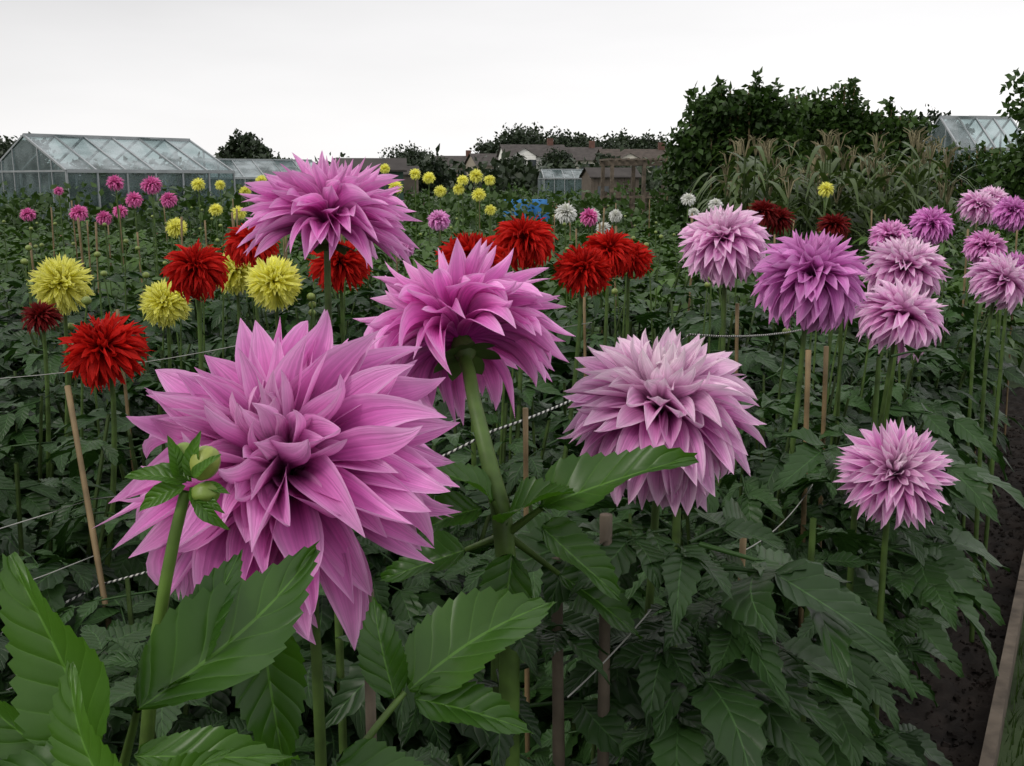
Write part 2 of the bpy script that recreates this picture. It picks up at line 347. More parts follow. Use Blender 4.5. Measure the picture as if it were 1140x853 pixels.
for k in range(4):
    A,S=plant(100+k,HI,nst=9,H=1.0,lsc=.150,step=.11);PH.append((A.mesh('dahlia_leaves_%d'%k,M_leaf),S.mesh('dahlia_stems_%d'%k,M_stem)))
PM=[]
for k in range(3):
    A,S=plant(200+k,MD,nst=10,H=1.0,lsc=.145,step=.11);PM.append((A.mesh('dahlia_leaves_mid_%d'%k,M_leaf),S.mesh('dahlia_stems_mid_%d'%k,M_stem)))
PL=[]
for k in range(3):
    A,S=plant(300+k,LO,nst=8,H=1.0,lsc=.15,step=.13,spread=.36,z0=.45);PL.append((A.mesh('dahlia_leaves_far_%d'%k,M_leaffar),None))
# ------------------------------------------------------------------ blooms placement (metres)
BL=[
(-.190,.84,1.222,.138,'giant1',(-.16,-.62,.76)),
(-.062,1.20,1.280,.106,'side2',(-.26,.60,.76)),
(.181,1.25,1.180,.120,'giant3',(-.02,-.30,.95)),
(-.242,1.40,1.400,.106,'side4',(.08,.0,1)),
(.624,1.65,.984,.090,'m5',(-.10,-.74,.66)),
(.459,2.30,1.325,.100,'mA',(-.2,-.3,.9)),
(.600,2.10,1.265,.114,'mB',(.1,-.2,1)),
(1.009,2.7,1.234,.108,'mA',(0,-.3,1)),
(.898,2.40,1.150,.104,'mC',(.2,-.3,.9)),
(1.36,3.8,1.254,.078,'mD',(0,-.4,.9)),(1.545,3.9,1.294,.08,'mB',(0,-.4,.9)),(2.018,4.6,1.343,.085,'mC',(.2,-.3,.9)),
(2.074,4.4,1.322,.08,'mB',(.2,-.3,.9)),(1.403,3.0,1.173,.09,'mC',(.3,-.4,.7)),(1.705,3.8,1.218,.075,'mD',(.2,-.3,.9)),(2.35,5.2,1.36,.085,'mA',(.2,-.3,.9)),(1.62,3.4,1.16,.08,'mB',(.1,-.3,.9)),
(-.788,2.0,1.135,.086,'rA',(-.1,-.5,.8)),(-.721,2.4,1.253,.078,'rB',(.1,-.5,.8)),(-.442,2.7,1.247,.083,'rA',(0,-.4,.9)),
(-.714,2.9,1.281,.08,'rB',(.1,-.4,.9)),(-1.175,2.6,1.12,.055,'dr',(0,-.4,.9)),(-.084,2.2,1.294,.078,'rA',(.0,-.2,1)),(.028,2.5,1.314,.08,'rB',(0,-.3,1)),
(.171,2.5,1.247,.075,'rA',(.1,-.4,.9)),(.266,2.9,1.261,.078,'rB',(0,-.4,.9)),(.337,3.0,1.237,.07,'rA',(.1,-.4,.9)),
(1.18,5,1.305,.09,'dr',(0,-.3,1)),(1.28,5.1,1.27,.09,'dr',(0,-.3,1)),(1.52,5,1.245,.09,'dr',(0,-.3,1)),
(-1.16,2.7,1.193,.078,'yA',(.1,-.5,.8)),(-.963,2.9,1.12,.072,'yA',(0,-.5,.8)),(-.589,2.6,1.205,.072,'yA',(.1,-.6,.7)),(-.789,3.0,1.198,.07,'yA',(0,-.4,.9)),
(-1.90,6,1.19,.062,'yA',(0,-.4,.9)),(-2.35,8,1.42,.06,'yB',(0,-.2,1)),(-1.8,7,1.24,.055,'yB',(0,-.3,1)),(-1.95,7,1.26,.05,'yB',(0,-.3,1)),
(-2.46,9,1.41,.05,'yB',(0,-.3,1)),(-2.25,9,1.36,.055,'yB',(0,-.3,1)),(-2.11,9,1.45,.055,'yB',(0,-.3,1)),
(-.873,8,1.40,.06,'yB',(0,-.3,1)),(-.95,8,1.535,.045,'yB',(0,-.3,1)),(-.815,9,1.50,.055,'yB',(0,-.3,1)),(-.70,9,1.47,.06,'yB',(0,-.3,1)),
(-.605,9,1.36,.06,'yB',(0,-.3,1)),(-.416,9,1.45,.055,'yB',(0,-.3,1)),(-.269,8,1.483,.06,'yB',(0,-.3,1)),(-.189,9,1.45,.055,'yB',(0,-.3,1)),
(-.25,8,1.345,.06,'yB',(0,-.3,1)),(-.162,8,1.23,.05,'yB',(0,-.3,1)),(-.45,9,1.375,.055,'yB',(0,-.3,1)),(1.765,6,1.40,.05,'yB',(0,-.3,1)),
(-2.60,7,1.435,.06,'pA',(0,-.4,.9)),(-2.195,6.5,1.423,.068,'pA',(0,-.4,.9)),(-2.485,7,1.325,.06,'pA',(0,-.4,.9)),(-2.256,7,1.325,.06,'pA',(0,-.4,.9)),
(-2.65,6.5,1.255,.06,'pA',(0,-.4,.9)),(-3.19,7,1.23,.055,'pA',(0,-.4,.9)),(-2.69,7,1.205,.055,'pA',(0,-.4,.9)),(-.38,5.5,1.25,.062,'mD',(0,-.4,.9)),
(-.56,5.5,1.10,.055,'mD',(0,-.4,.9)),(-3.4,8,1.37,.04,'pA',(0,-.4,.9)),(-2.95,8,1.22,.06,'pA',(0,-.4,.9)),(.45,6.2,1.24,.06,'pA',(0,-.4,.9)),
(.303,6,1.27,.068,'wA',(0,-.4,.9)),(.53,7,1.22,.06,'wA',(0,-.4,.9)),(.56,6.5,1.16,.05,'wA',(0,-.4,.9)),(.683,7,1.22,.05,'wA',(0,-.4,.9)),
(1.324,8,1.31,.06,'wA',(0,-.4,.9)),(1.53,8,1.27,.06,'wA',(0,-.4,.9)),(1.42,8.3,1.2,.05,'wA',(0,-.4,.9)),
]
d=np.array([.483,.876]);nr_=np.array([.876,-.483])
plants=[]
q=-.60;row=0
bed=empty('dahlia_bed')
while q>-14:
    p=-4+ (row%2)*.25
    while p<17:
        pt=d*p+nr_*(q+rnd.uniform(-.06,.06));x,y=pt
        lim=.56*y+.7
        if y>.95 and y<12.5 and abs(x)<lim:
            plants.append([x,y,row])
        p+=.48*rnd.uniform(.9,1.1)
    q-=.62;row+=1
plist=[]
for x,y,row in plants:
    h=.92 if y<1.6 else (1.02 if y<3 else rnd.uniform(.95,1.12))
    wd=1.0
    if row==0:
        wd=.82
        if y<1.8:h*=.90
    h*=rnd.uniform(.92,1.06)
    near=y<3.2
    P=(PH if y<2.4 else PM if y<5.0 else PL);lm,sm=rnd.choice(P)
    rz=rnd.uniform(0,6.28)
    if near:
        e=empty('dahlia_plant',(x,y,0));obj('leaves',lm,e,(0,0,0),(0,0,rz),(wd,wd,h))
        obj('stems',sm,e,(0,0,0),(0,0,rz),(wd,wd,h));plist.append((x,y,e))
    else:
        obj('leaves',lm,bed,(x,y,0),(0,0,rz),(1.1*wd,1.1*wd,h))
        if sm:obj('stems',sm,bed,(x,y,0),(0,0,rz),(1.1*wd,1.1*wd,h))
        if y<5.2:
            plist.append((x,y,None))
def bez(p0,p1,p2,p3,n=14):
    out=[]
    for i in range(n):
        t=i/(n-1);out.append((1-t)**3*p0+3*(1-t)**2*t*p1+3*(1-t)*t*t*p2+t**3*p3)
    return out
for i,(x,y,z,R,st,ax) in enumerate(BL):
    me=bloom_mesh('bloom_'+st,**STY[st])
    axv=Vector(ax).normalized();c=np.array([x,y,z]);a=np.array(axv)
    best=min(plist,key=lambda t:(t[0]-x)**2+(t[1]-y)**2)
    e=best[2]
    if e is None or math.hypot(best[0]-x,best[1]-y)>.30:
        e=empty('dahlia_plant',(x+rnd.uniform(-.03,.03),y+.03,0))
    ctr=c-a*R*.10
    o=obj('bloom',me,e);ro=axv.to_track_quat('Z','Y')@Matrix.Rotation(i*1.3,3,'Z').to_quaternion()
    o.rotation_mode='QUATERNION';o.rotation_quaternion=ro;k=1 if i<5 else rnd.uniform(.92,1.05);o.scale=(R,R,R*k);o.location=Vector(ctr)-e.location
    A=Acc();calyx(A,R)
    cm=A.mesh('calyx',M_stem);oc=obj('calyx',cm,e);oc.rotation_mode='QUATERNION';oc.rotation_quaternion=ro;oc.location=o.location
    if st=='side2':continue
    el=np.array(e.location)
    p3=ctr-a*R*.26-el;p2=p3-a*R*.5-np.array([0,0,.10]);p0=np.array([0,0,.05]);p1=np.array([p3[0]*.9,p3[1]*.9,.5])
    A=Acc();tube(A,bez(p0,p1,p2,p3),np.linspace(.0075,.0045,14),8)
    obj('flower_stem',A.mesh('flower_stem',M_stem),e)
# ------------------------------------------------------------------ foreground plants
fg=empty('dahlia_plant',(-.22,.60,0))
def leaf_to(acc,T,base,tip,roll=0,tl=None,c=.8,upv=(0,-.35,1)):
    base=np.array(base);tip=np.array(tip);V=T[0];tl=tl or V[:,1].max()
    y=tip-base;L=np.linalg.norm(y);y=y/L;up=np.array(upv,float);x=unit(np.cross(y,up));z=np.cross(x,y)
    ca,sa=math.cos(roll),math.sin(roll);x2=x*ca+z*sa;z2=z*ca-x*sa;sc=L/tl
    m=np.eye(4);m[:3,0]=x2*sc;m[:3,1]=y*sc;m[:3,2]=z2*sc;m[:3,3]=base
    inst(acc,T,[m],[(c,c,c)])
A=Acc();o0=np.array([-.22,.60,0])
def fl(b,t,seed,roll=0,c=.8,w=.5,droop=.4,upv=(0,-.5,1),fold=.5):
    leaf_to(A,leaflet(26,5,w,fold,droop,.045,seed,.05),np.array(b)-o0,np.array(t)-o0,roll,1.0,c,upv)
fl((-.215,.50,1.160),(-.266,.50,1.255),1,.5,.65,.50,upv=(.3,-1,.5))
fl((-.222,.50,1.150),(-.275,.49,1.195),31,.3,.45,.46,upv=(.1,-1,.8))
fl((-.205,.53,1.165),(-.122,.62,1.240),2,-.5,.35,.44,upv=(-.3,-.5,1))
fl((-.190,.55,1.17),(-.168,.60,1.238),12,-.1,.15,.36)
fl((-.200,.54,1.165),(-.150,.60,1.200),32,.3,.3,.42,upv=(0,-.6,1))
fl((-.158,.62,1.180),(-.138,.58,1.095),3,.2,.1,upv=(0,-1,.4))
fl((-.172,.42,1.175),(-.203,.43,1.235),4,.3,.8,.46,upv=(0,-1,.7))
fl((-.170,.43,1.175),(-.132,.44,1.195),33,-.2,.5,.42,upv=(0,-.8,1))
fl((-.197,.50,1.155),(-.115,.50,1.166),5,0,.5,.34)
fl((-.200,.48,1.15),(-.262,.46,1.17),6,.2,.35)
fl((-.19,.46,1.15),(-.14,.44,1.12),7,.2,.5)
fl((-.24,.45,1.15),(-.24,.43,1.09),8,.2,.4)
fl((-.070,.66,1.110),(.026,.71,1.168),9,.1,.45,.55,upv=(0,-.8,1))
fl((-.079,.655,1.106),(-.098,.68,1.168),10,.1,.2,.5,upv=(0,-.9,.7))
fl((-.066,.655,1.106),(.012,.64,1.102),11,.1,.3,.5,upv=(0,-.7,1))
fl((-.11,.60,1.09),(-.03,.585,1.085),13,.1,.2)
fl((-.13,.58,1.08),(-.16,.56,1.04),14,.1,.2)
obj('leaves',A.mesh('foreground_leaves',M_leafN),fg)
A=Acc();r4=random.Random(5)
for k in range(22):
    b=np.array([r4.uniform(-.06,.12),r4.uniform(.02,.18),r4.uniform(.85,1.02)]);az=r4.uniform(-2.6,.4);L=r4.uniform(.11,.16)
    leaf_to(A,HI[k%8],b,b+np.array([math.cos(az)*L,math.sin(az)*L*.6,r4.uniform(-.07,.01)]),r4.uniform(-.3,.3),None,r4.uniform(.1,.8),(0,-.3,1))
obj('older_leaves',A.mesh('older_leaves',M_leaf),fg)
A=Acc()
tube(A,bez(*[np.array(v)-o0 for v in((-.262,.60,.1),(-.25,.585,.9),(-.236,.58,1.12),(-.194,.60,1.268))],n=18),np.linspace(.0066,.0034,18),10,(1.5,1.5,1.2))
tube(A,bez(*[np.array(v)-o0 for v in((-.25,.60,.7),(-.20,.60,.95),(-.13,.60,1.06),(-.073,.66,1.108))],n=12),np.linspace(.005,.0022,12),8,(1.2,1.2,1.1))
for b in((-.215,.50,1.160),(-.205,.53,1.165),(-.172,.42,1.175)):
    tube(A,[np.array((-.243,.585,1.08))-o0,np.array(b)-o0],[.004,.0022],6,(1.2,1.2,1.1))
obj('stems',A.mesh('foreground_stems',M_stem),fg)
M_bud=simple('bud_green',(.17,.22,.06),.4,60,.3,usecol=True)
A=Acc()
def spher(acc,c,r,n=14,m=24,sc=(1,1,1),col=(1,1,1),ridge=.0,rot=0):
    V=[];F=[]
    for i in range(n+1):
        th=math.pi*i/n
        for j in range(m+1):
            ph=2*math.pi*j/m;k=r*(1+ridge*math.cos(ph*6+th*2)*math.sin(th))
            X=k*sc[0]*math.sin(th)*math.cos(ph);Z=k*sc[2]*math.cos(th)
            V.append((c[0]+X*math.cos(rot)+Z*math.sin(rot),c[1]+k*sc[1]*math.sin(th)*math.sin(ph),c[2]+Z*math.cos(rot)-X*math.sin(rot)))
    for i in range(n):
        for j in range(m):F.append((i*(m+1)+j,i*(m+1)+j+1,(i+1)*(m+1)+j+1,(i+1)*(m+1)+j))
    acc.add(V,F,None,col)
bc=np.array((-.190,.60,1.280))-o0
for (dx,rb_,rt) in [((.009,-.002,.006),.0088,.5),((-.004,.003,.009),.0068,-.1),((.009,-.004,-.012),.0072,1.3)]:
    spher(A,bc+np.array(dx),rb_,sc=(1,1,1.22),col=(1.2,1.1,.85) if rb_>.008 else (.8,.9,.6),ridge=.06,rot=rt)
obj('bud',A.mesh('bud',M_bud),fg)
A=Acc()
LFm=lambda k:leaflet(10,2,.42,.5,.5,0,k,.03)
for k,(b0,dx) in enumerate([((-.003,0,-.006),(-.034,-.005,.010)),((-.003,-.002,-.008),(-.030,-.006,-.012)),((0,-.004,-.008),(.020,-.008,-.018)),((0,0,-.006),(-.018,.002,.014)),((.003,-.006,-.002),(.004,-.005,.026)),((.008,-.004,-.006),(.016,-.004,-.002)),((-.006,-.004,-.002),(-.002,-.006,.024)),((.002,-.006,-.012),(.018,-.010,-.006)),((.004,-.010,.0),(.013,-.006,.016)),((.004,-.010,-.014),(.018,-.009,-.016))]):
    b0=bc+np.array(b0);leaf_to(A,LFm(k),b0,b0+np.array(dx),.4*(k%3-1),1.0,.4+.15*(k%3),(0,-1,.6))
obj('sepals',A.mesh('sepals',M_leafN),fg)
e2=empty('dahlia_plant',(-.003,1.05,0));A=Acc()
o0=np.array([-.003,1.05,0.])
tube(A,np.array([(-.003,1.05,.1),(-.003,1.05,.8),(-.003,1.05,1.02),(-.011,1.05,1.109),(-.026,1.07,1.165),(-.040,1.105,1.212),(-.048,1.15,1.240),(-.053,1.172,1.248)])-o0,[.0115,.0115,.0112,.0108,.0086,.0078,.0075,.0078],14,(1.1,1.15,1.0))
for b in((.03,1.03,1.12),(-.02,1.04,1.125),(-.05,1.1,1.05),(.05,1.08,1.03)):
    tube(A,[np.array((-.006,1.05,1.085))-o0,np.array(b)-o0],[.005,.003],6,(1.1,1.1,1.0))
obj('stems',A.mesh('stem2',M_stem),e2)
A=Acc()
fl((.03,1.03,1.12),(.162,1.0,1.205),21,.1,.3,.46,upv=(0,-.6,1))
fl((-.01,1.04,1.10),(.045,.99,1.165),22,.2,.15,.6)
fl((-.02,1.04,1.125),(-.085,1.0,1.185),23,-.1,.3,.45)
fl((-.03,1.03,1.12),(-.115,1.0,1.10),24,.1,.2,.5)
fl((.03,1.03,1.10),(.12,1.0,1.05),25,.1,.2,.55)
fl((-.05,1.1,1.05),(-.15,1.1,1.03),26,.1,.1,.55)
fl((.05,1.08,1.03),(.15,1.06,.98),27,.1,.1,.55)
fl((.0,1.03,1.07),(-.03,.98,.98),28,.1,.1,.55)
obj('leaves',A.mesh('hero_leaves',M_leafN),e2)
# row plants with large leaves round the near blooms
for (px,py,zb,zt,n,sd,az0,az1) in((.20,1.22,.62,1.06,38,17,-2.9,1.0),(.62,1.82,.45,1.00,32,51,-3.1,3.1),(.48,1.60,.45,.92,24,53,-3.1,3.1),(-.02,1.16,.45,1.0,22,54,-3.1,3.1),(.78,2.2,.5,1.08,26,55,-3.1,3.1)):
    e4=empty('dahlia_plant',(px,py,0));A=Acc();S3=Acc();r3=random.Random(sd)
    for k in range(n):
        z=r3.uniform(zb,zt);az=r3.uniform(az0,az1);L=r3.uniform(.10,.19);b=np.array([.03*math.cos(az),.03*math.sin(az),z])
        leaf_to(A,HI[k%8],b,b+np.array([math.cos(az)*L*1.5,math.sin(az)*L*1.25,r3.uniform(-.06,.05)]),r3.uniform(-.3,.3),None,r3.uniform(.2,1.0),(0,-.2,1))
    tube(S3,[(0,0,0),(0,0,.5),(0,0,zt)],[.008,.007,.005],8)
    obj('leaves',A.mesh('row_leaves',M_leaf),e4);obj('stems',S3.mesh('row_stem',M_stem),e4)
BA=Acc();BS=Acc();r5=random.Random(21)
for k in range(150):
    y=2.3+8*r5.random()**1.3;x=r5.uniform(-.5,.5)*y
    if x*.876-y*.483>-.35:continue
    z=r5.uniform(1.05,1.22);lx=r5.uniform(-.05,.05)
    tube(BS,[(x-lx,y,.7),(x-lx*.4,y,z-.12),(x,y,z)],[.004,.003,.0022],5)
    spher(BA,(x,y,z+.008),.011,8,10,sc=(1,1,.9),col=(.9,.9,.8),ridge=.08)
be=empty('dahlia_bud_stalks');obj('buds',BA.mesh('small_buds',M_bud),be);obj('stalks',BS.mesh('bud_stalks',M_stem),be)
# ------------------------------------------------------------------ canes, posts, strings
def cane(name,a,b,r,mat):
    A=Acc();a=np.array(a);b=np.array(b);n=14;P=[a+(b-a)*i/(n-1)-np.array([b[0],b[1],0]) for i in range(n)]
    R=[r*(1.12 if i%3==1 else 1) for i in range(n)]
    tube(A,P+[P[-1]+np.array([0,0,.0005])],R+[.0003],8);return obj(name,A.mesh(name,mat),None,(b[0],b[1],0))
cane('bamboo_cane',(-.513,1.43,0),(-.82,1.9,1.076),.0050,M_cane)
cane('bamboo_cane',(.60,2.0,0),(.572,2.0,1.127),.0050,M_cane)
cane('bamboo_cane',(.72,2.3,0),(.697,2.3,1.087),.0050,M_cane)
cane('bamboo_cane',(.03,1.6,0),(.021,1.6,1.10),.0042,M_cane)
cane('wooden_stake',(.07,1.15,0),(.050,1.12,1.035),.0068,M_wood)
cane('wooden_stake',(.11,1.12,0),(.103,1.10,1.09),.0065,M_wood)
cane('wooden_stake',(-.13,.86,0),(-.125,.86,1.10),.005,M_wood)
cane('bamboo_cane',(.33,1.45,0),(.335,1.45,.95),.0045,M_cane)
for k in range(60):
    y=rnd.uniform(4.5,11);x=rnd.uniform(-.45,.5)*y;cane('bamboo_cane',(x,y,0),(x+rnd.uniform(-.06,.06),y,rnd.uniform(1.12,1.30)),.005,M_cane)
for (x,y,z) in((-.40,2.0,1.16),(.50,2.32,1.18),(1.42,3.85,1.12),(-1.02,2.7,1.12),(.20,2.9,1.13)):
    cane('bamboo_cane',(x+.03,y,0),(x,y,z),.004,M_cane)
def string(name,pts,r,mat):
    A=Acc();pts=[np.array(p,float) for p in pts];P=[]
    for a,b in zip(pts[:-1],pts[1:]):
        L=np.linalg.norm(b-a)
        for i in range(10):
            t=i/10;P.append(a+(b-a)*t-np.array([0,0,.03*L*4*t*(1-t)]))
    P.append(pts[-1]);tube(A,P,r,6);return obj(name,A.mesh(name,mat))
string('twisted_cord',[(-1.25,1.35,.62),(-.735,1.77,.74),(-.03,1.7,1.04),(.35,2.05,1.15),(1.1,3.1,1.1)],.0022,M_cord)
string('support_string',[(-1.3,1.1,.92),(-.765,1.83,.88),(-.1,2.2,.95)],.0011,M_string)
string('support_string',[(-1.3,1.1,.80),(-.75,1.8,.785)],.0011,M_string)
string('support_string',[(-1.3,1.1,.60),(-.70,1.72,.66)],.0011,M_string)
string('support_string',[(.06,1.05,.90),(.155,1.10,.98)],.0009,M_string)
string('support_string',[(.335,1.45,.92),(.596,2.0,.86)],.0010,M_string)
string('support_string',[(-1.5,2.2,1.02),(-.6,2.4,1.08),(.2,2.6,1.1)],.0010,M_string)
# ------------------------------------------------------------------ ground, bed, path, edging
def sheet(name,pts,z,mat,n=1):
    A=Acc();P=[(x,y,z) for x,y in pts];A.add(P,[(0,1,2,3)],None);return obj(name,A.mesh(name,mat,False))
sheet('ground',[(-400,-100),(400,-100),(400,700),(-400,700)],0,M_grass)
def rowpt(p,q): v=d*p+nr_*q;return (v[0],v[1])
A=Acc();nx,ny=90,260;V=[]
for i in range(ny+1):
    for j in range(nx+1):
        x,y=rowpt(-1+i*9/ny,-1.6+j*1.48/nx);h=.012+.012*(math.sin(x*61+2*math.sin(y*37))*math.sin(y*53+1.7*math.sin(x*29)))+rnd.uniform(0,.014)
        V.append((x,y,h))
F=[(a*(nx+1)+b,a*(nx+1)+b+1,(a+1)*(nx+1)+b+1,(a+1)*(nx+1)+b) for a in range(ny) for b in range(nx)]
A.add(V,F);obj('soil_bed',A.mesh('soil_bed',M_soil))
A=Acc();cv=np.array([(-1,-1,-.6),(1,-.8,-.6),(.9,1,-.6),(-1,.9,-.6),(-.6,-.7,.6),(.7,-.5,.5),(.5,.7,.7),(-.7,.6,.5)])*.5
T=(cv,np.array([(0,3,2,1),(4,5,6,7),(0,1,5,4),(1,2,6,5),(2,3,7,6),(3,0,4,7)]),np.zeros((8,2)),np.ones((8,3)))
Ms=[]
for k in range(5000):
    x,y=rowpt(rnd.uniform(.8,7),-.14-.42*rnd.random());Ms.append(mrot(rnd.uniform(0,6.28),rnd.uniform(-.5,.5),rnd.uniform(-.5,.5),.004+.016*rnd.random()**3,(x,y,.022)))
inst(A,T,Ms);obj('soil_clods',A.mesh('soil_clods',M_soil,False))
sheet('field_soil',[rowpt(-6,-14),rowpt(-6,-1.55),rowpt(16,-1.55),rowpt(16,-14)],.004,M_soil)
A=Acc()
for k in range(6):
    a=rowpt(-1+k*2.4,-.11);b=rowpt(-1+k*2.4+2.39,-.11);beam(A,(*a,.05),(*b,.05),.03,.12)
obj('path_edging_board',A.mesh('path_edging_board',M_wood,False))
A=Acc()
tv=np.array([(-.5,0,0),(.5,0,0),(.25,0.15,.6),(-.25,.15,.6),(.02,.4,1),(-.02,.4,1)]);
T=(tv*np.array([.12,1,1]),np.array([(0,1,2,3),(3,2,4,5)]),np.zeros((6,2)),np.ones((6,3)))
Ms=[];Cs=[]
for k in range(16000):
    x,y=rowpt(rnd.uniform(0,8),-.09+abs(rnd.gauss(0,.5)));Ms.append(mrot(rnd.uniform(0,6.28),rnd.uniform(-.4,.4),0,rnd.uniform(.02,.06),(x,y,0)));v=rnd.random();Cs.append((v,v,v))
inst(A,T,Ms,Cs);obj('path_grass',A.mesh('path_grass',M_grassb))
# ------------------------------------------------------------------ leaf clouds
LQ=(np.array([(-.03,0,0),(.03,0,0),(-.32,.45,.05),(.32,.45,.05),(-.02,1,-.1),(.02,1,-.1)],float),np.array([(0,1,3,2),(2,3,5,4)]),np.array([(.5,0),(.5,0),(0,.5),(1,.5),(.5,1),(.5,1)],float),np.ones((6,3)))
def rotmats(k,g):
    q=g.normal(size=(k,4));q/=np.linalg.norm(q,axis=1)[:,None];w,x,y,z=q.T
    R=np.empty((k,3,3));R[:,0,0]=1-2*(y*y+z*z);R[:,0,1]=2*(x*y-z*w);R[:,0,2]=2*(x*z+y*w)
    R[:,1,0]=2*(x*y+z*w);R[:,1,1]=1-2*(x*x+z*z);R[:,1,2]=2*(y*z-x*w);R[:,2,0]=2*(x*z-y*w);R[:,2,1]=2*(y*z+x*w);R[:,2,2]=1-2*(x*x+y*y);return R
def cloud(acc,blobs,n,size,seed=0,hollow=.55):
    g=np.random.default_rng(seed);B=np.array(blobs,float);w=(B[:,3]*B[:,5]+B[:,4]*B[:,5]);w/=w.sum()
    idx=g.choice(len(B),n,p=w);dv=g.normal(size=(n,3));dv/=np.linalg.norm(dv,axis=1)[:,None]
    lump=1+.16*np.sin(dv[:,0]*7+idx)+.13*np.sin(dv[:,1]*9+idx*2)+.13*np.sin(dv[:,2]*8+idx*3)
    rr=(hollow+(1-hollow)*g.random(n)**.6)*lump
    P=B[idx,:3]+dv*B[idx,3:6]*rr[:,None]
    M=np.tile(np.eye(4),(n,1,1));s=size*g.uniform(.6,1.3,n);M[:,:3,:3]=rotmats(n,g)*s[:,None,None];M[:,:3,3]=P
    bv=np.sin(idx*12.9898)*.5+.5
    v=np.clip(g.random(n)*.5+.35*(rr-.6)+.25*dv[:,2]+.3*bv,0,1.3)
    keep=P[:,2]>.02
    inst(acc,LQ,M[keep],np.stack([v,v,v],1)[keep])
def beanrow(x0,x1,y,top,seed,n,slope=0):
    e=empty('climbing_bean_row',((x0+x1)/2,y,0));r=random.Random(seed)
    k=int((x1-x0)/.22);bl=[];S=Acc();A=Acc()
    for i in range(k+1):
        f=i/k;x=x0+(x1-x0)*f-(x0+x1)/2;t=(top-slope*max(0,f-.4)+.06*math.sin(i*1.9+seed))*r.uniform(.95,1.02)
        if i==0:t*=.86
        bl.append((x,r.uniform(-.2,.2),t*.28,.28,.4,t*.3));bl.append((x,r.uniform(-.2,.2),t*.62,.27,.36,t*.32));bl.append((x+r.uniform(-.1,.1),0,t-.24,.24,.28,.26))
        tube(S,[(x,-.35,0),(x,.03,t)],.012,5);tube(S,[(x+.1,.35,0),(x+.1,-.03,t)],.012,5)
        if r.random()<.35:bl.append((x+.08,0,t+.01,.04,.06,.13))
    cloud(A,bl,n,.09,seed,.4);obj('leaves',A.mesh('bean_leaves',M_hedge),e);obj('poles',S.mesh('poles',M_cane),e)
beanrow(2.1,3.2,12.6,2.50,1,22000);beanrow(3.35,4.75,13.2,2.50,2,22000,.45)
beanrow(2.1,4.5,14.5,2.2,3,8000)
beanrow(5.3,9.0,16.5,1.95,4,16000)
def tree(name,x,y,h,r,seed,n=3500,leaf=.22,mat=None):
    e=empty(name,(x,y,0));rr=random.Random(seed);W=Acc();bl=[]
    tube(W,[(0,0,0),(.02*h,0,h*.35),(0,.02*h,h*.75)],[.05*h*.6,.035*h*.6,.012*h*.6],8)
    for k in range(10):
        a=rr.uniform(0,6.28);z=h*rr.uniform(.4,.88);q=r*rr.uniform(.3,.75)*(1.15-abs(z/h-.6))
        ex=(q*math.cos(a),q*math.sin(a),z);tube(W,[(0,0,z*.65),(ex[0]*.5,ex[1]*.5,z*.85),ex],[.012*h,.008*h,.003*h],5)
        s=r*rr.uniform(.38,.55);bl.append((*ex,s,s,s*.8))
    bl.append((0,0,h-r*.45,r*.5,r*.5,r*.45));bl.append((0,0,h*.55,r*.7,r*.7,h*.3))
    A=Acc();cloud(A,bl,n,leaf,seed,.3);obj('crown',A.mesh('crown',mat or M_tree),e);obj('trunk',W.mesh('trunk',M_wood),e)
tree('broadleaf_tree',6.5,12,2.8,1.1,5,16000,.10,mat=M_hedge)
tree('broadleaf_tree',12.1,31,3.45,1.2,6,4000,.16)
for k,(x,y,h,r) in enumerate([(-15.5,62,4.1,1.5),(-13.6,60,2.6,1.6),(-11.2,50,2.4,1.3),(-5,60,2.6,1.4),(3.2,175,9.0,6),(10,180,9.4,5.5),(19,178,9.0,5),(-28,60,3.6,2.4),(24,178,8,5),(14.5,60,5.2,2.6),(-3,190,8,4),(30,150,9,5),(11.6,40,3.6,1.6),(22,70,5.5,3),(14,165,7.5,5),(-14,150,5.5,4),(6.5,145,5.2,2.4),(-.5,143,4.6,2.4),(12.5,136,4.6,2.2)]):
    tree('background_tree',x,y,h,r,20+k,4200,.06*h+.08)
A=Acc();bl=[]
for k in range(210):
    y=rnd.uniform(95,125);x=rnd.uniform(-.62,.62)*y;s=rnd.uniform(1.2,2.7);bl.append((x,y,rnd.uniform(.1,1.1),s*1.7,s,s))
cloud(A,bl,28000,.8,77,.4);obj('distant_hedge',A.mesh('distant_hedge',M_tree))
A=Acc();bl=[]
for k in range(330):
    y=rnd.uniform(12.8,34);x=rnd.uniform(-.6,.6)*y;s=rnd.uniform(.3,.7);top=rnd.uniform(.85,1.35);bl.append((x,y,top-s,s*1.2,s,s))
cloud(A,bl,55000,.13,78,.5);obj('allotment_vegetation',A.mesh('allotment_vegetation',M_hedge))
def blade(acc,base,az,L,w,r):
    V=[];n=7;lift=r.uniform(.9,1.3)
    for i in range(n):
        s=i/(n-1);rr=L*(s-.15*s*s);z=L*(lift*s-1.25*s*s);ww=w*(1-s**2)*(.5+.5*min(1,s*4))+.001
        for j in(-1,1):V.append((base[0]+rr*math.cos(az)-j*ww*math.sin(az),base[1]+rr*math.sin(az)+j*ww*math.cos(az),base[2]+z))
    acc.add(V,[(2*i,2*i+1,2*i+3,2*i+2) for i in range(n-1)],[(.5,.5)]*(2*n),(r.uniform(.2,1),)*3)
A=Acc();TA=Acc();r=random.Random(4)
